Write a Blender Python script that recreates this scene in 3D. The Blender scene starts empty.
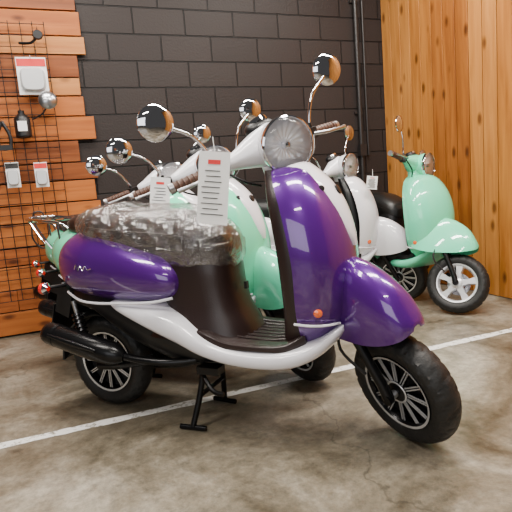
import bpy, bmesh, math, random
from mathutils import Vector, Matrix, noise
random.seed(7)
SC=bpy.context.scene
def link(o): SC.collection.objects.link(o); return o
# ---------------- materials ----------------
MATS={}
def newmat(name):
    m=bpy.data.materials.new(name); m.use_nodes=True; MATS[name]=m
    nt=m.node_tree; b=nt.nodes['Principled BSDF']; return m,nt,b
def simple(name,col,rough=.4,metal=0,coat=0,spec=None,emit=None,bump=None):
    m,nt,b=newmat(name)
    b.inputs['Base Color'].default_value=(*col,1); b.inputs['Roughness'].default_value=rough
    b.inputs['Metallic'].default_value=metal; b.inputs['Coat Weight'].default_value=coat
    b.inputs['Coat Roughness'].default_value=.025; b.inputs['Coat IOR'].default_value=1.65
    if spec is not None: b.inputs['Specular IOR Level'].default_value=spec
    if bump:
        tc=nt.nodes.new('ShaderNodeTexCoord'); n=nt.nodes.new('ShaderNodeTexNoise'); n.inputs['Scale'].default_value=bump[0]
        bp=nt.nodes.new('ShaderNodeBump'); bp.inputs['Strength'].default_value=bump[1]; bp.inputs['Distance'].default_value=.01
        nt.links.new(tc.outputs['Object'],n.inputs['Vector']); nt.links.new(n.outputs['Fac'],bp.inputs['Height']); nt.links.new(bp.outputs[0],b.inputs['Normal'])
    return m
simple('purple_paint',(.078,.006,.19),.28,.3,1,spec=.3)
simple('mint_paint',(.14,.80,.48),.3,0,1,spec=.3)
simple('white_paint',(.82,.81,.86),.3,0,.8,spec=.3)
simple('brown_plastic',(.020,.010,.009),.36,bump=(200,.1))
simple('black_plastic',(.006,.006,.007),.4)
simple('black_metal',(.008,.008,.009),.26,.5)
simple('seat_vinyl',(.020,.011,.009),.4)
simple('black_vinyl',(.006,.006,.006),.4)
simple('rubber',(.008,.008,.008),.55,bump=(90,.2))
simple('grip_rubber',(.075,.030,.016),.5)
simple('chrome',(.74,.75,.79),.05,1)
simple('steel',(.50,.51,.53),.28,1)
simple('silver_paint',(.68,.69,.71),.25,.6)
simple('silver_wheel',(.78,.79,.81),.28,.5)
simple('reflector',(.95,.95,.98),.2,.15)
simple('red_lens',(.75,.012,.008),.12,0,1)
simple('orange_lens',(.9,.13,.015),.12,0,1)
simple('tag_paper',(.88,.88,.87),.7)
simple('ink_black',(.03,.03,.03),.7)
simple('ink_red',(.7,.03,.03),.6)
simple('clear_pack',(.62,.64,.66),.15,0,.5)
simple('wire_black',(.010,.010,.010),.35,.3)
simple('gap_dark',(.012,.006,.004),.9)
simple('conduit_paint',(.016,.014,.014),.4)
simple('lamp_metal',(.7,.7,.7),.5)
def glassmat():
    m,nt,b=newmat('lens_glass'); nt.nodes.remove(b); o=nt.nodes['Material Output']
    t=nt.nodes.new('ShaderNodeBsdfTransparent'); g=nt.nodes.new('ShaderNodeBsdfGlossy'); g.inputs['Roughness'].default_value=.02
    f=nt.nodes.new('ShaderNodeFresnel'); f.inputs[0].default_value=1.5; mx=nt.nodes.new('ShaderNodeMixShader')
    nt.links.new(f.outputs[0],mx.inputs[0]); nt.links.new(t.outputs[0],mx.inputs[1]); nt.links.new(g.outputs[0],mx.inputs[2]); nt.links.new(mx.outputs[0],o.inputs[0])
glassmat()
def wrapmat():
    m,nt,b=newmat('plastic_wrap'); nt.nodes.remove(b); o=nt.nodes['Material Output']; N=nt.nodes.new; K=nt.links.new
    t=N('ShaderNodeBsdfTransparent'); t.inputs[0].default_value=(.93,.92,.91,1)
    g=N('ShaderNodeBsdfGlossy'); g.inputs['Roughness'].default_value=.10; g.inputs['Color'].default_value=(1,1,1,1)
    df=N('ShaderNodeBsdfDiffuse'); df.inputs[0].default_value=(.75,.71,.68,1)
    tc=N('ShaderNodeTexCoord'); n=N('ShaderNodeTexNoise'); n.inputs['Scale'].default_value=13; n.inputs['Detail'].default_value=5; n.inputs['Distortion'].default_value=1.2
    bp=N('ShaderNodeBump'); bp.inputs['Strength'].default_value=1; bp.inputs['Distance'].default_value=.03
    K(tc.outputs['Object'],n.inputs['Vector']); K(n.outputs['Fac'],bp.inputs['Height']); K(bp.outputs[0],g.inputs['Normal'])
    lw=N('ShaderNodeLayerWeight'); lw.inputs[0].default_value=.35; K(bp.outputs[0],lw.inputs['Normal'])
    mr=N('ShaderNodeMapRange'); mr.inputs[3].default_value=.08; mr.inputs[4].default_value=.55; K(lw.outputs['Facing'],mr.inputs[0])
    m1=N('ShaderNodeMixShader'); m1.inputs[0].default_value=.05; K(t.outputs[0],m1.inputs[1]); K(df.outputs[0],m1.inputs[2])
    mx=N('ShaderNodeMixShader'); K(mr.outputs[0],mx.inputs[0]); K(m1.outputs[0],mx.inputs[1]); K(g.outputs[0],mx.inputs[2]); K(mx.outputs[0],o.inputs[0])
wrapmat()
def wood(name,c1,c2,axis,rough=.45,knots=True):
    m,nt,b=newmat(name); N=nt.nodes.new; K=nt.links.new
    tc=N('ShaderNodeTexCoord'); mp=N('ShaderNodeMapping'); s=[9,9,9]; s[axis]=.7; mp.inputs['Scale'].default_value=s
    n=N('ShaderNodeTexNoise'); n.inputs['Scale'].default_value=2.2; n.inputs['Detail'].default_value=6; n.inputs['Distortion'].default_value=.6
    r=N('ShaderNodeValToRGB'); r.color_ramp.elements[0].position=.3; r.color_ramp.elements[1].position=.7
    r.color_ramp.elements[0].color=(*c1,1); r.color_ramp.elements[1].color=(*c2,1)
    K(tc.outputs['Object'],mp.inputs[0]); K(mp.outputs[0],n.inputs['Vector']); K(n.outputs['Fac'],r.inputs[0])
    out=r.outputs[0]
    if knots:
        mp2=N('ShaderNodeMapping'); s2=[7,7,7]; s2[axis]=3.2; mp2.inputs['Scale'].default_value=s2
        v=N('ShaderNodeTexVoronoi'); v.inputs['Scale'].default_value=1
        K(tc.outputs['Object'],mp2.inputs[0]); K(mp2.outputs[0],v.inputs['Vector'])
        mr=N('ShaderNodeMapRange'); mr.inputs[1].default_value=.08; mr.inputs[2].default_value=.20; mr.inputs[3].default_value=.85; mr.inputs[4].default_value=0
        K(v.outputs['Distance'],mr.inputs[0]); mx=N('ShaderNodeMixRGB'); mx.inputs[2].default_value=(c1[0]*.25,c1[1]*.2,c1[2]*.2,1)
        K(mr.outputs[0],mx.inputs[0]); K(out,mx.inputs[1]); out=mx.outputs[0]
    K(out,b.inputs['Base Color']); b.inputs['Roughness'].default_value=rough; b.inputs['Specular IOR Level'].default_value=.3
    bp=N('ShaderNodeBump'); bp.inputs['Strength'].default_value=.25; bp.inputs['Distance'].default_value=.01
    K(n.outputs['Fac'],bp.inputs['Height']); K(bp.outputs[0],b.inputs['Normal'])
wood('pine_a',(.30,.10,.016),(.50,.195,.038),2); wood('pine_b',(.38,.14,.026),(.58,.245,.058),2); wood('pine_c',(.23,.068,.011),(.40,.14,.026),2)
wood('board_a',(.32,.085,.015),(.48,.15,.030),0); wood('board_b',(.15,.038,.008),(.28,.078,.017),0); wood('board_c',(.42,.15,.036),(.58,.25,.072),0); wood('board_d',(.24,.06,.011),(.40,.11,.023),0)
def brick():
    m,nt,b=newmat('painted_block'); N=nt.nodes.new; K=nt.links.new
    tc=N('ShaderNodeTexCoord'); sp=N('ShaderNodeSeparateXYZ'); cb=N('ShaderNodeCombineXYZ')
    K(tc.outputs['Object'],sp.inputs[0]); K(sp.outputs[0],cb.inputs[0]); K(sp.outputs[2],cb.inputs[1])
    t=N('ShaderNodeTexBrick'); t.inputs['Scale'].default_value=1; t.inputs['Brick Width'].default_value=.42; t.inputs['Row Height'].default_value=.205
    t.inputs['Mortar Size'].default_value=.007; t.inputs['Mortar Smooth'].default_value=.5
    t.inputs['Color1'].default_value=(.022,.0165,.0155,1); t.inputs['Color2'].default_value=(.029,.0225,.021,1); t.inputs['Mortar'].default_value=(.007,.006,.006,1)
    K(cb.outputs[0],t.inputs['Vector']); K(t.outputs['Color'],b.inputs['Base Color']); b.inputs['Roughness'].default_value=.5; b.inputs['Specular IOR Level'].default_value=.25
    n=N('ShaderNodeTexNoise'); n.inputs['Scale'].default_value=60; K(tc.outputs['Object'],n.inputs['Vector'])
    ma=N('ShaderNodeMath'); ma.operation='MULTIPLY_ADD'; ma.inputs[1].default_value=-1.0; K(t.outputs['Fac'],ma.inputs[0])
    m2=N('ShaderNodeMath'); m2.operation='MULTIPLY'; m2.inputs[1].default_value=.25; K(n.outputs['Fac'],m2.inputs[0]); K(m2.outputs[0],ma.inputs[2])
    bp=N('ShaderNodeBump'); bp.inputs['Strength'].default_value=.8; bp.inputs['Distance'].default_value=.012
    K(ma.outputs[0],bp.inputs['Height']); K(bp.outputs[0],b.inputs['Normal'])
brick()
def concrete():
    m,nt,b=newmat('polished_concrete'); N=nt.nodes.new; K=nt.links.new
    tc=N('ShaderNodeTexCoord')
    n=N('ShaderNodeTexNoise'); n.inputs['Scale'].default_value=1.7; n.inputs['Detail'].default_value=10; n.inputs['Roughness'].default_value=.68; n.inputs['Distortion'].default_value=.7
    r=N('ShaderNodeValToRGB'); e=r.color_ramp.elements; e[0].position=.33; e[0].color=(.068,.054,.033,1); e[1].position=.68; e[1].color=(.38,.345,.28,1)
    x=r.color_ramp.elements.new(.5); x.color=(.19,.163,.118,1)
    K(tc.outputs['Object'],n.inputs['Vector']); K(n.outputs['Fac'],r.inputs[0])
    n2=N('ShaderNodeTexNoise'); n2.inputs['Scale'].default_value=22; n2.inputs['Detail'].default_value=10; n2.inputs['Roughness'].default_value=.8; K(tc.outputs['Object'],n2.inputs['Vector'])
    r2=N('ShaderNodeMapRange'); r2.inputs[1].default_value=.3; r2.inputs[2].default_value=.7; r2.inputs[3].default_value=.5; r2.inputs[4].default_value=1.35; K(n2.outputs['Fac'],r2.inputs[0])
    mx=N('ShaderNodeMixRGB'); mx.blend_type='MULTIPLY'; mx.inputs[0].default_value=1; K(r.outputs[0],mx.inputs[1]); K(r2.outputs[0],mx.inputs[2])
    n4=N('ShaderNodeTexNoise'); n4.inputs['Scale'].default_value=6; n4.inputs['Detail'].default_value=6; n4.inputs['Roughness'].default_value=.7; K(tc.outputs['Object'],n4.inputs['Vector'])
    r4=N('ShaderNodeMapRange'); r4.inputs[1].default_value=.58; r4.inputs[2].default_value=.68; r4.inputs[3].default_value=1; r4.inputs[4].default_value=.55; K(n4.outputs['Fac'],r4.inputs[0])
    m4=N('ShaderNodeMixRGB'); m4.blend_type='MULTIPLY'; m4.inputs[0].default_value=1; K(mx.outputs[0],m4.inputs[1]); K(r4.outputs[0],m4.inputs[2])
    nz=N('ShaderNodeTexNoise'); nz.inputs['Scale'].default_value=3; nz.inputs['Detail'].default_value=5; K(tc.outputs['Object'],nz.inputs['Vector'])
    mv=N('ShaderNodeMixRGB'); mv.inputs[0].default_value=.35; K(tc.outputs['Object'],mv.inputs[1]); K(nz.outputs['Color'],mv.inputs[2])
    v=N('ShaderNodeTexVoronoi'); v.feature='DISTANCE_TO_EDGE'; v.inputs['Scale'].default_value=.6; K(mv.outputs[0],v.inputs['Vector'])
    cr_=N('ShaderNodeMapRange'); cr_.inputs[1].default_value=0; cr_.inputs[2].default_value=.003; cr_.inputs[3].default_value=.6; cr_.inputs[4].default_value=1; K(v.outputs['Distance'],cr_.inputs[0])
    m3=N('ShaderNodeMixRGB'); m3.blend_type='MULTIPLY'; m3.inputs[0].default_value=1; K(m4.outputs[0],m3.inputs[1]); K(cr_.outputs[0],m3.inputs[2])
    K(m3.outputs[0],b.inputs['Base Color'])
    rr=N('ShaderNodeMapRange'); rr.inputs[3].default_value=.2; rr.inputs[4].default_value=.5; K(n.outputs['Fac'],rr.inputs[0]); K(rr.outputs[0],b.inputs['Roughness'])
    bp=N('ShaderNodeBump'); bp.inputs['Strength'].default_value=.12; bp.inputs['Distance'].default_value=.01; K(n2.outputs['Fac'],bp.inputs['Height']); K(bp.outputs[0],b.inputs['Normal'])
    m,nt,b=newmat('line_paint'); N=nt.nodes.new; K=nt.links.new
    tc=N('ShaderNodeTexCoord'); n=N('ShaderNodeTexNoise'); n.inputs['Scale'].default_value=22; n.inputs['Detail'].default_value=8; n.inputs['Roughness'].default_value=.75; K(tc.outputs['Object'],n.inputs['Vector'])
    r=N('ShaderNodeValToRGB'); e=r.color_ramp.elements; e[0].position=.38; e[0].color=(.25,.23,.18,1); e[1].position=.48; e[1].color=(.84,.83,.80,1)
    K(n.outputs['Fac'],r.inputs[0]); K(r.outputs[0],b.inputs['Base Color']); b.inputs['Roughness'].default_value=.5
concrete()
# ---------------- mesh building ----------------
class B:
    def __init__(s,M=None): s.v=[];s.f=[];s.m=[];s.names=[];s.M=M or Matrix()
    def mi(s,n):
        if n not in s.names: s.names.append(n)
        return s.names.index(n)
    def add(s,vs,fs,mat,fm=None):
        o=len(s.v); s.v+= [s.M@Vector(v) for v in vs]
        for i,f in enumerate(fs):
            s.f.append([o+k for k in f]); s.m.append(s.mi(fm[i] if fm else mat))
    def loft(s,rings,mat,cap=True,closed=True,fm=None):
        n=len(rings[0]); vs=[p for r in rings for p in r]; fs=[]; ms=[]
        for i in range(len(rings)-1):
            for j in range(n if closed else n-1):
                k=(j+1)%n; fs.append([i*n+j,i*n+k,(i+1)*n+k,(i+1)*n+j]); ms.append(fm(i,j) if fm else mat)
        if cap:
            fs.append(list(range(n))[::-1]); ms.append(mat); fs.append([(len(rings)-1)*n+j for j in range(n)]); ms.append(mat)
        s.add(vs,fs,mat,ms)
    def tube(s,pts,r,mat,n=10,k=0):
        if k: pts=cr(pts,k)
        pts=[Vector(p) for p in pts]; rs=r if isinstance(r,(list,tuple)) else None
        if rs and len(rs)!=len(pts): rs=[rs[0]+(rs[-1]-rs[0])*i/(len(pts)-1) for i in range(len(pts))] if len(rs)==2 else [x[0] for x in cr([(q,) for q in rs],k)]
        rings=[]; up=None
        for i,p in enumerate(pts):
            t=(pts[min(i+1,len(pts)-1)]-pts[max(i-1,0)]).normalized()
            if up is None:
                up=Vector((0,0,1)) if abs(t.z)<.9 else Vector((1,0,0))
            a=(up-t*up.dot(t)).normalized(); up=a; b=t.cross(a); rr=rs[i] if rs else r
            rings.append([p+(a*math.cos(q)+b*math.sin(q))*rr for q in [2*math.pi*j/n for j in range(n)]])
        s.loft(rings,mat)
    def lathe(s,prof,c,ax,mat,n=32,fm=None,close=False,cap=True):
        c=Vector(c); ax=Vector(ax).normalized(); u=Vector((0,0,1)) if abs(ax.z)<.9 else Vector((1,0,0))
        u=(u-ax*u.dot(ax)).normalized(); w=ax.cross(u)
        rings=[[c+ax*a+(u*math.cos(q)+w*math.sin(q))*max(r,1e-4) for q in [2*math.pi*j/n for j in range(n)]] for a,r in prof]
        if close: rings.append(rings[0])
        s.loft(rings,mat,cap=cap and not close,fm=fm)
    def box(s,c,sz,mat,R=None):
        c=Vector(c); R=R or Matrix.Identity(3); v=[c+R@Vector((x*sz[0]/2,y*sz[1]/2,z*sz[2]/2)) for x in(-1,1) for y in(-1,1) for z in(-1,1)]
        s.add(v,[[0,1,3,2],[4,6,7,5],[0,4,5,1],[2,3,7,6],[0,2,6,4],[1,5,7,3]],mat)
    def ell(s,c,r,mat,n=20):
        rings=[]
        for i in range(1,n//2):
            a=math.pi*i/(n//2); rings.append([Vector(c)+Vector((r[0]*math.sin(a)*math.cos(q),r[1]*math.sin(a)*math.sin(q),r[2]*math.cos(a))) for q in [2*math.pi*j/n for j in range(n)]])
        s.loft(rings,mat)
    def obj(s,name,parent=None,bevel=0,ang=40):
        me=bpy.data.meshes.new(name); me.from_pydata(s.v,[],s.f); me.update()
        for nme in s.names: me.materials.append(MATS[nme])
        for p,k in zip(me.polygons,s.m): p.material_index=k
        bm=bmesh.new(); bm.from_mesh(me); bmesh.ops.recalc_face_normals(bm,faces=bm.faces); bm.to_mesh(me); bm.free()
        me.polygons.foreach_set('use_smooth',[True]*len(me.polygons))
        me.set_sharp_from_angle(angle=math.radians(ang))
        o=link(bpy.data.objects.new(name,me)); o.parent=parent
        if bevel:
            b=o.modifiers.new('bev','BEVEL'); b.width=bevel; b.segments=2; b.limit_method='ANGLE'
        return o
def cr(P,k):
    out=[]; n=len(P)
    for i in range(n-1):
        p0=P[max(i-1,0)];p1=P[i];p2=P[i+1];p3=P[min(i+2,n-1)]
        for j in range(k):
            t=j/k
            out.append(tuple(.5*(2*b+(c-a)*t+(2*a-5*b+4*c-d)*t*t+(3*b-a-3*c+d)*t**3) for a,b,c,d in zip(p0,p1,p2,p3)))
    out.append(tuple(P[-1])); return out
def se(q,p):
    c,s=math.cos(q),math.sin(q); return math.copysign(abs(c)**(2/p),c),math.copysign(abs(s)**(2/p),s)
def ringx(x,zl,zh,w,n=32,p=2.5,cy=0):
    return [Vector((x,cy+w*se(2*math.pi*j/n,p)[0],(zl+zh)/2+(zh-zl)/2*se(2*math.pi*j/n,p)[1])) for j in range(n)]
def ringz(z,xb,xf,w,n=32,p=2.5):
    return [Vector(((xb+xf)/2+(xf-xb)/2*se(2*math.pi*j/n,p)[0],w*se(2*math.pi*j/n,p)[1],z)) for j in range(n)]
# ---------------- wheel ----------------
def wheel(b,c,style,R=.225,side=1):
    c=Vector(c); n=144
    prof=[(-.040,.143),(-.046,.152),(-.053,.170),(-.054,.188),(-.052,.194),(-.045,.207),(-.030,.217),(-.010,R),(.010,R),(.030,.217),(.045,.207),(.052,.194),(.054,.188),(.053,.170),(.046,.152),(.040,.143)]
    rings=[]
    for k,(a,r) in enumerate(prof):
        ring=[]
        for j in range(n):
            q=2*math.pi*j/n; rr=r; aa=a
            sh=abs(k-7.5)
            if sh<3.6:
                g=(j+int(sh*1.6)+(3 if k>7 else 0))%6
                if g in(0,) and sh>.8: rr-=.007
                if sh<1 and (j%12) in (0,): rr-=.006
            ring.append(c+Vector((rr*math.cos(q),aa,rr*math.sin(q))))
        rings.append(ring)
    b.loft(rings,'rubber',cap=False)
    dark,edge=('black_metal','silver_paint') if style=='dark' else ('silver_wheel','silver_wheel')
    b.lathe([(-.042,.150),(-.049,.147),(-.047,.138),(-.036,.132),(0,.126),(.036,.132),(.047,.138),(.049,.147),(.042,.150)],c,(0,1,0),dark,48,fm=lambda i,j:edge if i in(1,6) else dark,close=True)
    b.lathe([(-.050,.012),(-.050,.026),(-.042,.040),(.042,.040),(.050,.026),(.050,.012)],c,(0,1,0),dark,24)
    b.lathe([(-.075,.004),(-.075,.015),(.075,.015),(.075,.004)],c,(0,1,0),'steel',12)
    if style=='dark':
        b.lathe([(-.012,.03),(-.012,.128),(.012,.128),(.012,.03)],c,(0,1,0),'black_plastic',32)
        for i in range(12):
            q=2*math.pi*i/12; Rm=Matrix.Rotation(-q,3,'Y')
            b.box(c+Rm@Vector((.085,0,0)),(.10,.066,.013),dark,Rm)
            for s in(-1,1):
                for dz in(-.0048,.0048): b.box(c+Rm@Vector((.088,s*.0345,dz)),(.090,.004,.0042),edge,Rm)
        for s in(-1,1): b.lathe([(s*.042,.036),(s*.044,.040),(s*.044,.044),(s*.042,.046)],c,(0,1,0),edge,32,close=True)
    else:
        for i in range(5):
            q=2*math.pi*i/5+.3; Rm=Matrix.Rotation(-q,3,'Y')
            for w0,w1,x0,x1 in((.05,.032,.03,.08),(.032,.052,.08,.132)):
                v=[c+Rm@Vector((x,y,z*w/2)) for x,w in((x0,w0),(x1,w1)) for y in(-.038,.038) for z in(-1,1)]
                b.add(v,[[0,1,3,2],[4,6,7,5],[0,4,5,1],[2,3,7,6],[0,2,6,4],[1,5,7,3]],'silver_wheel')
    s=side
    b.lathe([(s*.054,.05),(s*.054,.085),(s*.058,.085),(s*.058,.05)],c,(0,1,0),'steel',40,close=True)
HUB=Vector((1.37,0,.225)); AX=Vector((-math.sin(math.radians(27)),0,math.cos(math.radians(27))))
def scooter(name,pos,heading,steer,paint,lower='white_paint',scale=1.0,wheelstyle='dark',rack=False,wrap=False,seatmat='seat_vinyl',inner='brown_plastic',centre='white_paint',headcol='white_paint',tag=None,mirror=True,modern=False):
    root=link(bpy.data.objects.new(name,None)); root.empty_display_size=.2
    root.matrix_world=Matrix.Translation((pos[0],pos[1],0))@Matrix.Rotation(math.radians(heading),4,'Z')@Matrix.Scale(scale,4)
    b=B()
    st=cr([(-.205,.68,.72,.02),(-.187,.62,.77,.075),(-.135,.575,.82,.125),(-.05,.55,.855,.165),(.08,.535,.865,.195),(.22,.525,.85,.205),(.36,.53,.80,.203),(.46,.545,.75,.188),(.505,.57,.71,.165),(.52,.60,.68,.14)],5)
    b.loft([ringx(*s,n=40,p=2.35) for s in st],paint)
    b.obj('rear_cowl',root)
    b=B()
    for s in(-1,1):
        b.tube([(-.13,s*.10,.575),(0,s*.165,.555),(.12,s*.19,.55),(.26,s*.197,.555),(.40,s*.19,.56),(.50,s*.165,.575)],.006,'white_paint',8,6)
        b.tube([(.02,s*.192,.70),(.035,s*.1955,.72),(.045,s*.1975,.695),(.06,s*.20,.715),(.075,s*.2015,.695),(.09,s*.203,.715),(.105,s*.2045,.70),(.13,s*.206,.705)],.0022,'chrome',6,4)
    b.obj('cowl_trim',root)
    b=B()
    st=cr([(.40,.30,.80,.17),(.46,.36,.775,.155),(.52,.40,.745,.143),(.60,.40,.725,.14),(.68,.38,.72,.14),(.76,.30,.715,.13)],4)
    b.loft([ringz(*s,n=36,p=3.2) for s in st],inner)
    b.box((.755,0,.60),(.012,.02,.03),'black_plastic')
    b.obj('underseat_panel',root)
    b=B()
    st=cr([(.17,.535,.555,.165),(.22,.505,.56,.19),(.32,.455,.555,.204),(.42,.41,.545,.21),(.52,.372,.51,.212),(.62,.335,.445,.213),(.74,.31,.405,.213),(.88,.302,.395,.212),(1.0,.315,.405,.205),(1.09,.355,.435,.18),(1.15,.41,.47,.14),(1.18,.45,.48,.10)],5)
    b.loft([ringx(*s,n=36,p=3.2) for s in st],lower)
    b.obj('lower_valance',root)
    b=B()
    st=cr([(.55,.40,.447,.17),(.64,.38,.452,.185),(.74,.38,.418,.196),(.88,.38,.410,.196),(.98,.38,.42,.185),(1.05,.40,.46,.15)],4)
    b.loft([ringx(*s,n=28,p=5) for s in st],inner)
    for y in [-.12,-.08,-.04,0,.04,.08,.12]: b.tube([(.66,y,.437),(.76,y,.417),(.88,y,.41),(.97,y,.418)],.005,inner,6,3)
    b.obj('floor_mat',root)
    b=B()
    st=cr([(.40,1.03,1.12,.11),(.46,1.035,1.165,.16),(.55,1.04,1.20,.20),(.70,1.045,1.215,.22),(.82,1.03,1.20,.218),(.92,1.005,1.165,.20),(1.0,.975,1.115,.165),(1.045,.955,1.07,.12),(1.065,.95,1.03,.07)],5)
    rings=[]
    for z,xe,xf,w in st:
        r=[]
        for j in range(25):
            q=-math.pi/2+math.pi*j/24; c,s=se(q,2.3); r.append(Vector((xe+(xf-xe)*c,w*s,z)))
        for j in range(1,10):
            t=1-2*j/10; r.append(Vector((xe+.03*(1-t*t),w*t*.97,z)))
        rings.append(r)
    b.loft(rings,paint,fm=lambda i,j:paint if j<24 else inner)
    b.obj('leg_shield',root)
    b=B()
    st=cr([(.42,.95,1.06,.14),(.55,.965,1.06,.17),(.75,.955,1.06,.18),(.92,.93,1.03,.165),(1.0,.915,1.0,.13),(1.05,.90,.99,.09)],4)
    b.loft([ringz(*s,n=28,p=4) for s in st],inner)
    b.tube([(.955,.0,.92),(.92,0,.90),(.925,0,.87)],.006,'chrome',8,3)
    b.obj('inner_leg_panel',root)
    if centre:
        b=B(); rings=[]
        for z,xe,xf,w in cr([(1.085,.95,1.03,.06),(1.06,.955,1.068,.09),(1.0,.98,1.132,.125),(.93,1.01,1.178,.128),(.86,1.05,1.205,.108),(.80,1.10,1.219,.072),(.755,1.14,1.222,.025)],5):
            rings.append([Vector((xe+(xf-xe)*se(-math.pi/2+math.pi*j/16,2.2)[0],w*se(-math.pi/2+math.pi*j/16,2.2)[1],z)) for j in range(17)])
        b.loft(rings,centre)
        b.lathe([(0,.02),(.006,.018),(.008,.004)],(1.160,0,.96),(.85,0,.42),'black_plastic',20)
        for s in(-1,1):
            for k in range(3): b.lathe([(-.002,.012),(.004,.011),(.005,.003)],(1.125-.012*k,s*(.082+.006*k),.95-.028*k+.02),(.7,s*.72,.25),'black_plastic',14)
        b.obj('shield_centre_cover',root)
    b=B()
    for s in(-1,1):
        b.lathe([(0,.017),(.008,.015),(.012,.005)],(1.115,s*.178,.54),(.45,s*.9,0),'orange_lens',20)
        b.tube([(1.03,s*.195,.50),(1.09,s*.19,.495),(1.14,s*.155,.49),(1.17,s*.10,.485)],.005,'white_paint',8,4)
    b.obj('side_reflectors',root)
    def seatr(g,n=40):
        S=cr([(-.035,.865,.885,.05),(-.015,.84,.905,.10),(.03,.82,.93,.132),(.09,.80,.945,.148),(.17,.775,.945,.155),(.26,.75,.935,.158),(.36,.72,.93,.155),(.46,.70,.925,.148),(.56,.685,.905,.138),(.64,.68,.87,.122),(.695,.69,.83,.095),(.725,.71,.785,.05)],5)
        return [ringx(x,a-g*.3,c+g,w+g,n=n,p=2.7) for x,a,c,w in S]
    b=B(); b.loft(seatr(0),seatmat)
    for s in(-1,1): b.tube([(.03,s*.125,.88),(.12,s*.152,.87),(.3,s*.157,.85),(.5,s*.146,.83),(.62,s*.125,.80)],.004,seatmat,6,5)
    b.obj('seat',root)
    if wrap:
        b=B(); R=seatr(.012,n=110)
        rr=[]
        for i in range(len(R)-1):
            for t in(0,.5): rr.append([p.lerp(q,t) for p,q in zip(R[i],R[i+1])])
        rr.append(R[-1]); out=[]
        for r in rr:
            c=sum(r,Vector())/len(r); q=[]
            for p in r:
                dd=(p-c).normalized(); f=noise.noise(Vector((p.x*8,p.y*9,p.z*9)))*.6+(1-2.2*abs(noise.noise(Vector((p.x*13+p.z*14,p.y*12,p.z*7+5)))))*.5+(1-2*abs(noise.noise(p*26)))*.4
                amt=.013*f+.004
                if p.z<.78: amt+=.010
                q.append(p+dd*amt)
            out.append(q)
        b.loft(out,'plastic_wrap'); b.obj('seat_plastic_wrap',root,ang=180)
    b=B()
    b.loft([ringx(*s,n=20,p=3) for s in cr([(-.16,.50,.60,.06),(0,.47,.60,.10),(.2,.36,.56,.13),(.4,.28,.5,.13),(.55,.27,.42,.11),(.95,.27,.36,.09)],3)],'black_plastic')
    prof=[]
    for k in range(17):
        a=math.radians(40+k*8.5); prof.append([Vector((.258*math.cos(a),y,.225+.258*math.sin(a)+(-.02 if abs(y)>.055 else 0))) for y in(-.07,-.06,-.03,0,.03,.06,.07)]+[Vector((.25*math.cos(a),y,.225+.25*math.sin(a)-(.02 if abs(y)>.055 else 0))) for y in(.068,.058,.03,0,-.03,-.058,-.068)])
    b.loft(prof,'black_plastic')
    b.box((-.20,0,.52),(.09,.14,.14),'black_plastic',Matrix.Rotation(.35,3,'Y'))
    b.box((-.285,0,.43),(.006,.15,.16),'black_plastic',Matrix.Rotation(.3,3,'Y'))
    b.loft([ringx(*s,n=20,p=3,cy=.13) for s in cr([(-.10,.18,.27,.02),(-.06,.14,.31,.035),(.1,.14,.32,.04),(.3,.16,.32,.04),(.45,.2,.3,.03)],3)],'black_metal')
    b.tube([(0,-.09,.225),(.12,-.10,.24),(.32,-.09,.28)],.022,'black_metal',10,4)
    for s in(-1,1):
        b.tube([(-.03,s*.115,.26),(-.08,s*.125,.54)],.011,'steel',10)
        for k in range(9):
            t=.25+k*.065; b.lathe([(-.006,.024),(0,.028),(.006,.024)],(-.03-.05*t,s*(.115+.01*t),.26+.28*t),(-.05,s*.01,.28),'black_metal',14)
    b.obj('chassis_and_engine',root)
    b=B()
    b.lathe([(-.03,.035),(0,.045),(.02,.04),(.032,.02),(.034,.004)],(-.205,0,.655),(-1,0,.1),'red_lens',24)
    b.lathe([(-.032,.038),(-.004,.049),(.002,.049)],(-.205,0,.655),(-1,0,.1),'chrome',24)
    for s in(-1,1):
        b.tube([(-.18,s*.06,.60),(-.22,s*.13,.60)],.009,'black_plastic',8)
        b.lathe([(-.025,.012),(-.01,.028),(.012,.027),(.022,.015),(.024,.003)],(-.225,s*.15,.60),(-1,0,0),'red_lens',18,fm=lambda i,j:'chrome' if i<1 else 'red_lens')
    b.lathe([(0,.02),(.006,.018),(.008,.003)],(-.275,0,.50),(-1,0,.2),'red_lens',16)
    b.obj('tail_lamps',root)
    b=B()
    b.tube([(-.215,-.185,.405),(-.20,-.185,.402),(-.18,-.185,.398),(.06,-.185,.345),(.16,-.18,.325),(.20,-.175,.315),(.22,-.17,.31)],[.030,.046,.052,.054,.052,.038,.022],'black_metal',22)
    b.tube([(.20,-.17,.313),(.30,-.165,.30),(.42,-.14,.29),(.52,-.09,.29),(.58,-.05,.31)],.017,'black_metal',12,4)
    b.tube([(-.23,-.185,.40),(-.20,-.185,.402)],.018,'steel',12)
    b.tube([(-.15,-.232,.405),(0,-.236,.375),(.12,-.232,.348)],[.008,.013,.008],'black_metal',10)
    b.lathe([(-.008,.0535),(.008,.0535)],(-.14,-.185,.39),(-.97,0,.22),'black_metal',22)
    b.tube([(-.02,-.17,.36),(.05,-.12,.27)],.012,'black_metal',8)
    b.obj('exhaust',root)
    b=B()
    for s in(-1,1):
        b.tube([(.56,s*.07,.29),(.545,s*.10,.15),(.52,s*.14,.018)],.013,'black_metal',10,4)
        b.tube([(.46,s*.145,.012),(.58,s*.135,.012)],.011,'black_metal',10)
    b.tube([(.545,-.10,.14),(.545,.10,.14)],.01,'black_metal',8)
    b.tube([(.55,-.10,.27),(.64,-.16,.20),(.70,-.17,.19)],.010,'black_metal',8,3)
    b.box((.62,-.12,.27),(.10,.06,.03),'black_metal')
    b.obj('centre_stand',root)
    b=B(); wheel(b,(0,0,.225),wheelstyle); b.obj('wheel_rear',root)
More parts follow.
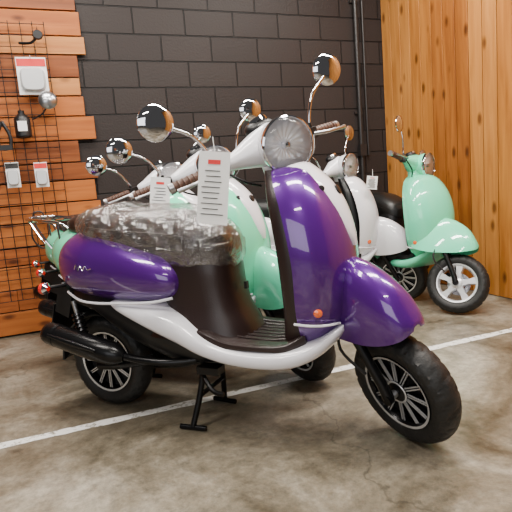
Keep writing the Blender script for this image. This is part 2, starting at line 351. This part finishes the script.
    if rack:
        b=B()
        for s in(-1,1):
            b.tube([(.02,s*.12,.86),(-.06,s*.13,.90),(-.20,s*.125,.915),(-.33,s*.09,.93),(-.36,0,.935)],.008,'chrome',10,5)
            b.tube([(.02,s*.05,.915),(-.15,s*.05,.915),(-.355,s*.05,.932)],.006,'chrome',8,3)
            b.tube([(-.06,s*.13,.90),(-.05,s*.13,.80),(0,s*.14,.75)],.007,'chrome',8,3)
            b.tube([(-.30,s*.10,.925),(-.22,s*.09,.80),(-.18,s*.08,.74)],.007,'chrome',8,3)
        for x in(-.08,-.18,-.28): b.tube([(x,-.12,.912),(x,.12,.912)],.006,'chrome',8)
        b.obj('rear_rack',root)
    M=Matrix.Translation(HUB)@Matrix.Rotation(math.radians(steer),4,AX)@Matrix.Translation(-HUB)
    b=B(M); wheel(b,HUB,wheelstyle); b.obj('wheel_front',root)
    b=B(M)
    for s in(-1,1):
        p=HUB+Vector((.0,s*.085,0)); b.tube([p,p+Vector((-.02,0,.05)),p+AX*.33],[.022,.02,.017],'black_metal',12)
        b.lathe([(-.012,.004),(-.012,.022),(.012,.022),(.012,.004)],HUB+Vector((0,s*.09,0)),(0,1,0),'black_metal',16)
    b.tube([HUB+AX*.33+Vector((0,-.09,0)),HUB+AX*.33+Vector((0,.09,0))],.02,'black_metal',10)
    b.tube([HUB+AX*.32,HUB+AX*1.0],.022,'black_metal',12)
    b.box(HUB+Vector((-.085,.075,.04)),(.06,.035,.07),'black_metal',Matrix.Rotation(.4,3,'Y'))
    b.tube([HUB+Vector((-.09,-.09,.07)),HUB+Vector((-.18,-.11,.16)),HUB+Vector((-.17,-.09,.28))],.006,'black_plastic',8,5)
    b.obj('front_fork',root)
    b=B(M); rings=[]
    for r,zl,zt,w in cr([(-.385,.49,.53,.03),(-.365,.455,.60,.065),(-.31,.44,.67,.090),(-.22,.43,.718,.103),(-.13,.435,.722,.108),(-.04,.445,.692,.104),(.04,.465,.635,.090),(.09,.485,.565,.062),(.11,.505,.53,.025)],5):
        ring=[]
        for j in range(25):
            c,s=se(math.pi*j/24,2.2); ring.append(Vector((HUB.x+r,w*c,zl+(zt-zl)*s)))
        for j in range(25):
            c,s=se(math.pi-math.pi*j/24,2.2); ring.append(Vector((HUB.x+r,(w-.008)*c,zl+(zt-zl-.01)*s)))
        rings.append(ring)
    b.loft(rings,paint)
    b.obj('front_fender',root)
    b=B(M)
    hr=[]
    for y,x,z,rx,rz in cr([(-.195,.875,1.129,.016,.016),(-.18,.878,1.130,.026,.026),(-.14,.887,1.135,.040,.038),(-.08,.900,1.143,.062,.060),(0,.910,1.150,.082,.082),(.08,.900,1.143,.062,.060),(.14,.887,1.135,.040,.038),(.18,.878,1.130,.026,.026),(.195,.875,1.129,.016,.016)],5):
        hr.append([Vector((x+rx*math.cos(2*math.pi*j/28),y,z+rz*math.sin(2*math.pi*j/28))) for j in range(28)])
    b.loft(hr,headcol)
    hc=Vector((1.015,0,1.145)); hd=Vector((.995,-.18,.03))
    b.lathe([(-.13,.03),(-.12,.055),(-.095,.078),(-.05,.095),(-.01,.100),(.0,.098)],hc,hd,headcol,40,cap=False)
    b.ell((.87,0,1.215),(.055,.065,.035),'black_plastic')
    b.lathe([(-.01,.045),(.006,.043),(.010,.036)],(.86,0,1.235),(-.5,0,.86),'chrome',24)
    b.tube([(.93,0,1.04),(.925,0,1.08)],.06,headcol,20)
    b.obj('headset_cowl',root)
    b=B(M)
    b.lathe([(-.012,.094),(-.010,.101),(.002,.106),(.014,.104),(.018,.099),(.010,.094)],hc,hd,'chrome',44,close=True)
    nf=72; u0=Vector((0,0,1)); hdn=hd.normalized(); u0=(u0-hdn*u0.dot(hdn)).normalized(); w0=hdn.cross(u0)
    b.loft([[hc+hdn*(a+(.003 if j%4<2 else 0))+(u0*math.cos(2*math.pi*j/nf)+w0*math.sin(2*math.pi*j/nf))*r for j in range(nf)] for a,r in((-.024,.012),(-.021,.035),(-.014,.058),(-.004,.080),(.010,.096))],'reflector',cap=False)
    b.lathe([(-.042,.016),(.002,.015),(.010,.010),(.012,.003)],hc,hd,'chrome',20)
    b.obj('headlight_reflector',root)
    b=B(M)
    b.lathe([(.012,.098),(.022,.088),(.032,.067),(.038,.038),(.040,.0005)],hc,hd,'lens_glass',40,cap=False)
    b.obj('headlight_lens',root)
    b=B(M)
    for s in(-1,1):
        b.tube([(.878,s*.16,1.129),(.865,s*.25,1.125)],.012,'black_metal',12)
        b.tube([(.865,s*.25,1.125),(.85,s*.32,1.12),(.832,s*.40,1.112)],.0195,'grip_rubber',16,4)
        for k in range(6): 
            t=.28+k*.02; b.lathe([(-.004,.0205),(0,.0225),(.004,.0205)],(.86-.19*(t-.27),s*t,1.1235-.09*(t-.27)),(-.19,s,-.09),'grip_rubber',16)
        b.tube([(.832,s*.398,1.112),(.828,s*.415,1.110)],.021,'steel',14)
        b.box((.872,s*.225,1.128),(.045,.055,.045),'black_plastic')
        b.tube([(.90,s*.23,1.125),(.925,s*.27,1.12),(.905,s*.36,1.11),(.885,s*.41,1.105)],[.008,.008,.007,.009],'steel',10)
        b.tube([(.90,s*.225,1.12),(.94,s*.17,1.06),(.93,s*.10,1.02)],.005,'black_plastic',8,5)
        if mirror:
            b.tube([(.875,s*.235,1.14),(.872,s*.245,1.19),(.868,s*.29,1.27),(.864,s*.375,1.325)],.0065,'chrome',10,6)
            b.lathe([(0,.012),(.03,.009)],(.875,s*.235,1.14),(0,0,1),'black_plastic',12)
            mc=Vector((.86,s*.400,1.345)); md=Vector((1,s*.15 if s<0 else -.25,.05))
            b.lathe([(-.008,.058),(-.006,.063),(.002,.063),(.010,.052),(.015,.032),(.017,.002)],mc,md,'chrome',36)
    b.obj('handlebar_and_mirrors',root)
    if tag:
        for (tx,ty,tz,tw,th,rot) in tag:
            b=B(); Rm=Matrix.Rotation(rot,3,'Z')@Matrix.Rotation(.14,3,'Y')
            c=Vector((tx,ty,tz)); b.box(c,(tw,.002,th),'tag_paper',Rm)
            b.box(c+Rm@Vector((0,-.002,th*.36)),(tw*.4,.001,th*.06),'ink_red',Rm)
            for k in range(9): b.box(c+Rm@Vector((random.uniform(-.01,.005),-.002,th*(.24-.075*k))),(tw*random.uniform(.45,.75),.001,.003),'ink_black',Rm)
            b.tube([c+Rm@Vector((0,0,th*.47)),c+Vector((0.01,.01,th*.5+.05))],.0015,'tag_paper',6)
            b.obj('price_tag',root)
    return root
H=-25.5
scooter('motor_scooter',(-.73,2.35),H,-36,'purple_paint',wrap=True,tag=[(.80,-.28,1.00,.11,.25,.25)])
scooter('motor_scooter.001',(-1.02,2.99),H,-34,'mint_paint',rack=True,scale=.975,tag=[(.80,-.28,1.00,.10,.2,.3)])
scooter('motor_scooter.002',(-1.31,3.58),H,-31,'mint_paint',rack=True,scale=.95)
scooter('motor_scooter.003',(-.17,4.05),-8,-30,'white_paint',inner='black_plastic',seatmat='black_vinyl',centre=None,scale=.95,tag=[(1.15,-.25,1.0,.08,.1,.0)])
scooter('motor_scooter.004',(.96,4.62),-70,42,'mint_paint',lower='mint_paint',scale=.92,wheelstyle='silver',inner='black_plastic',seatmat='black_vinyl',centre=None,headcol='mint_paint')
# ---------------- room ----------------
O=Vector((-2.00,3.74,0)); ang=math.radians(21)
RM=Matrix.Translation(O)@Matrix.Rotation(ang,4,'Z')
def place(o): o.matrix_world=RM; return o
b=B(); b.box((4,-3,-.05),(16,12,.1),'polished_concrete'); place(b.obj('floor'))
b=B(); b.box((-.2,.1,1.75),(7.64,.2,3.5),'painted_block'); place(b.obj('wall_back'))
XR=3.62
b=B(); b.box((XR+.1,-3,1.75),(.2,6.4,3.5),'gap_dark')
y=.0; i=0
while y>-6:
    w=.135; b.box((XR-.008,y-w/2-.001,1.75),(.018,w-.008,3.49),random.choice(['pine_a','pine_b','pine_c','pine_b'])); y-=w
place(b.obj('wall_right',bevel=.002))
b=B(); z=.01
b.box((-1.5,-.008,1.7),(4.4,.012,3.4),'gap_dark')
while z<3.3:
    h=random.choice([.135,.15,.165,.18]); xe=random.uniform(.70,.90); x0=-3.6
    seams=[x0]+sorted([random.uniform(-2.5,.6) for _ in range(3)])+[xe]
    for a,c in zip(seams,seams[1:]):
        if c-a>.05: b.box(((a+c)/2,-.026-random.uniform(0,.006),z+h/2),(c-a-.004,.024,h-.010),random.choice(['board_a','board_b','board_c','board_d','board_a']))
    z+=h
place(b.obj('wall_left_wood_boards',bevel=.002))
b=B(); b.tube([(3.30,-.03,.0),(3.30,-.03,3.5)],.02,'conduit_paint',12); b.tube([(3.38,-.025,1.2),(3.38,-.025,3.5)],.012,'conduit_paint',12)
for zz in(.6,1.6,2.6): b.box((3.30,-.01,zz),(.09,.02,.02),'conduit_paint')
b.box((3.30,-.04,1.25),(.07,.05,.11),'conduit_paint'); place(b.obj('electrical_conduit'))
b=B()
p0=Vector((-2.6,1.46,0)); p1=Vector((3.2,3.57,0)); d=(p1-p0).normalized(); nn=Vector((-d.y,d.x,0)); N=160; vs=[];fs=[]
for i in range(N+1):
    p=p0+(p1-p0)*i/N; w=.028+random.uniform(-.004,.004)
    vs+=[p-nn*w+Vector((0,0,.0015)),p+nn*w+Vector((0,0,.0015))]
    if i: fs.append([2*i-2,2*i,2*i+1,2*i-1])
b.add(vs,fs,'line_paint'); b.obj('painted_floor_line')
b=B(); gx0,gx1,gz0,gz1=-.6,.60,.28,2.30
x=gx0
while x<=gx1+.001: b.tube([(x,-.075,gz0),(x,-.075,gz1)],.003,'wire_black',6); x+=.08
z=gz0
while z<=gz1+.001: b.tube([(gx0,-.081,z),(gx1,-.081,z)],.003,'wire_black',6); z+=.08
for x in(-.5,.52):
    for z in(.5,2.1): b.tube([(x,-.075,z),(x,-.046,z)],.006,'wire_black',6)
place(b.obj('wire_grid_panel'))
def hook(b,x,z): b.tube([(x,-.085,z),(x,-.22,z),(x,-.235,z+.015)],.003,'chrome',6)
def pack(name,x,z,w,h,top,body):
    b=B(); hook(b,x,z+h/2-.01); b.box((x,-.15,z),(w,.004,h),'tag_paper'); b.box((x,-.153,z+h*.36),(w*.96,.004,h*.2),top)
    b.loft([[Vector((x+w*.42*se(2*math.pi*j/24,4)[0]*s,-.153-dd,z-h*.1+h*.32*se(2*math.pi*j/24,4)[1]*s)) for j in range(24)] for s,dd in((1,0),(.97,.02),(.85,.03))],body)
    place(b.obj(name))
pack('blister_pack',.26,1.21,.09,.18,'ink_black','clear_pack'); pack('blister_pack',.45,1.20,.09,.18,'ink_red','clear_pack')
pack('blister_pack',.48,1.90,.20,.26,'ink_red','clear_pack')
b=B(); hook(b,.58,1.76); b.lathe([(0,.06),(.01,.065),(.03,.05),(.04,.01)],(.56,-.20,1.72),(0,-1,.1),'steel',28); b.tube([(.56,-.19,1.72),(.52,-.17,1.64),(.44,-.13,1.60)],.006,'black_plastic',8,4); place(b.obj('accessory_mirror'))
b=B(); hook(b,.37,1.66); b.lathe([(-.09,.045),(-.08,.055),(.04,.055),(.06,.04),(.08,.022),(.10,.022)],(.37,-.15,1.56),(0,0,1),'black_plastic',24); b.box((.37,-.207,1.545),(.06,.004,.07),'tag_paper'); place(b.obj('oil_bottle'))
b=B(); hook(b,.55,2.2); b.lathe([(-.02,.02),(0,.035),(.02,.03)],(.55,-.2,2.17),(0,-1,0),'black_plastic',20); b.tube([(.55,-.19,2.17),(.50,-.15,2.13),(.42,-.1,2.14)],.01,'black_plastic',8,4); place(b.obj('phone_mount'))
b=B(); hook(b,.24,1.58); b.tube([(.24,-.2,1.58),(.20,-.2,1.48),(.21,-.2,1.40),(.27,-.2,1.40),(.28,-.2,1.48),(.24,-.2,1.58)],.012,'black_plastic',10,6); b.box((.24,-.2,1.40),(.09,.03,.035),'black_plastic'); place(b.obj('cable_lock'))
b=B()
for (x,z) in((.30,1.05),(.40,.95),(.22,.9),(.15,1.75),(.42,.80)): hook(b,x,z)
b.tube([(.36,-.16,.93),(.33,-.16,.75),(.40,-.16,.66),(.45,-.16,.78),(.42,-.16,.92),(.36,-.16,.93)],.006,'black_plastic',8,6)
place(b.obj('display_hooks'))
# ---------------- lights ----------------
def area(name,loc,rot,sx,sy,e,col):
    l=bpy.data.lights.new(name,'AREA'); l.shape='RECTANGLE'; l.size=sx; l.size_y=sy; l.energy=e; l.color=col
    o=link(bpy.data.objects.new(name,l)); o.location=loc; o.rotation_euler=rot; return o
for i,(x,y,e) in enumerate([(-1.2,2.9,80),(.9,3.4,90),(-1.6,.9,80),(.6,1.3,125),(2.2,1.6,85),(0,-1.5,60)]):
    area('ceiling_light_%d'%i,(x,y,3.3),(0,0,ang),1.5,.26,e,(1,.94,.86))
    b=B(); b.box((0,0,.05),(1.56,.32,.06),'lamp_metal'); o=b.obj('ceiling_lamp_fixture'); o.location=(x,y,3.3); o.rotation_euler=(0,0,ang)
area('storefront_window_light',(-1.5,-3.5,1.8),(math.radians(80),0,math.radians(-15)),4,2.2,80,(.97,.98,1))
w=bpy.data.worlds.new('World'); SC.world=w; w.use_nodes=True; w.node_tree.nodes['Background'].inputs[0].default_value=(.8,.77,.75,1); w.node_tree.nodes['Background'].inputs[1].default_value=.09
F=502.0
cam=bpy.data.cameras.new('Camera'); co=link(bpy.data.objects.new('Camera',cam)); cam.sensor_width=36; cam.lens=F/512*36
pitch=math.atan(71*math.cos(.08)/F)
R=Matrix.Rotation(math.pi/2-pitch,3,'X')@Matrix.Rotation(-.08,3,'Z')
co.matrix_world=Matrix.Translation((0,0,1.0))@R.to_4x4(); SC.camera=co
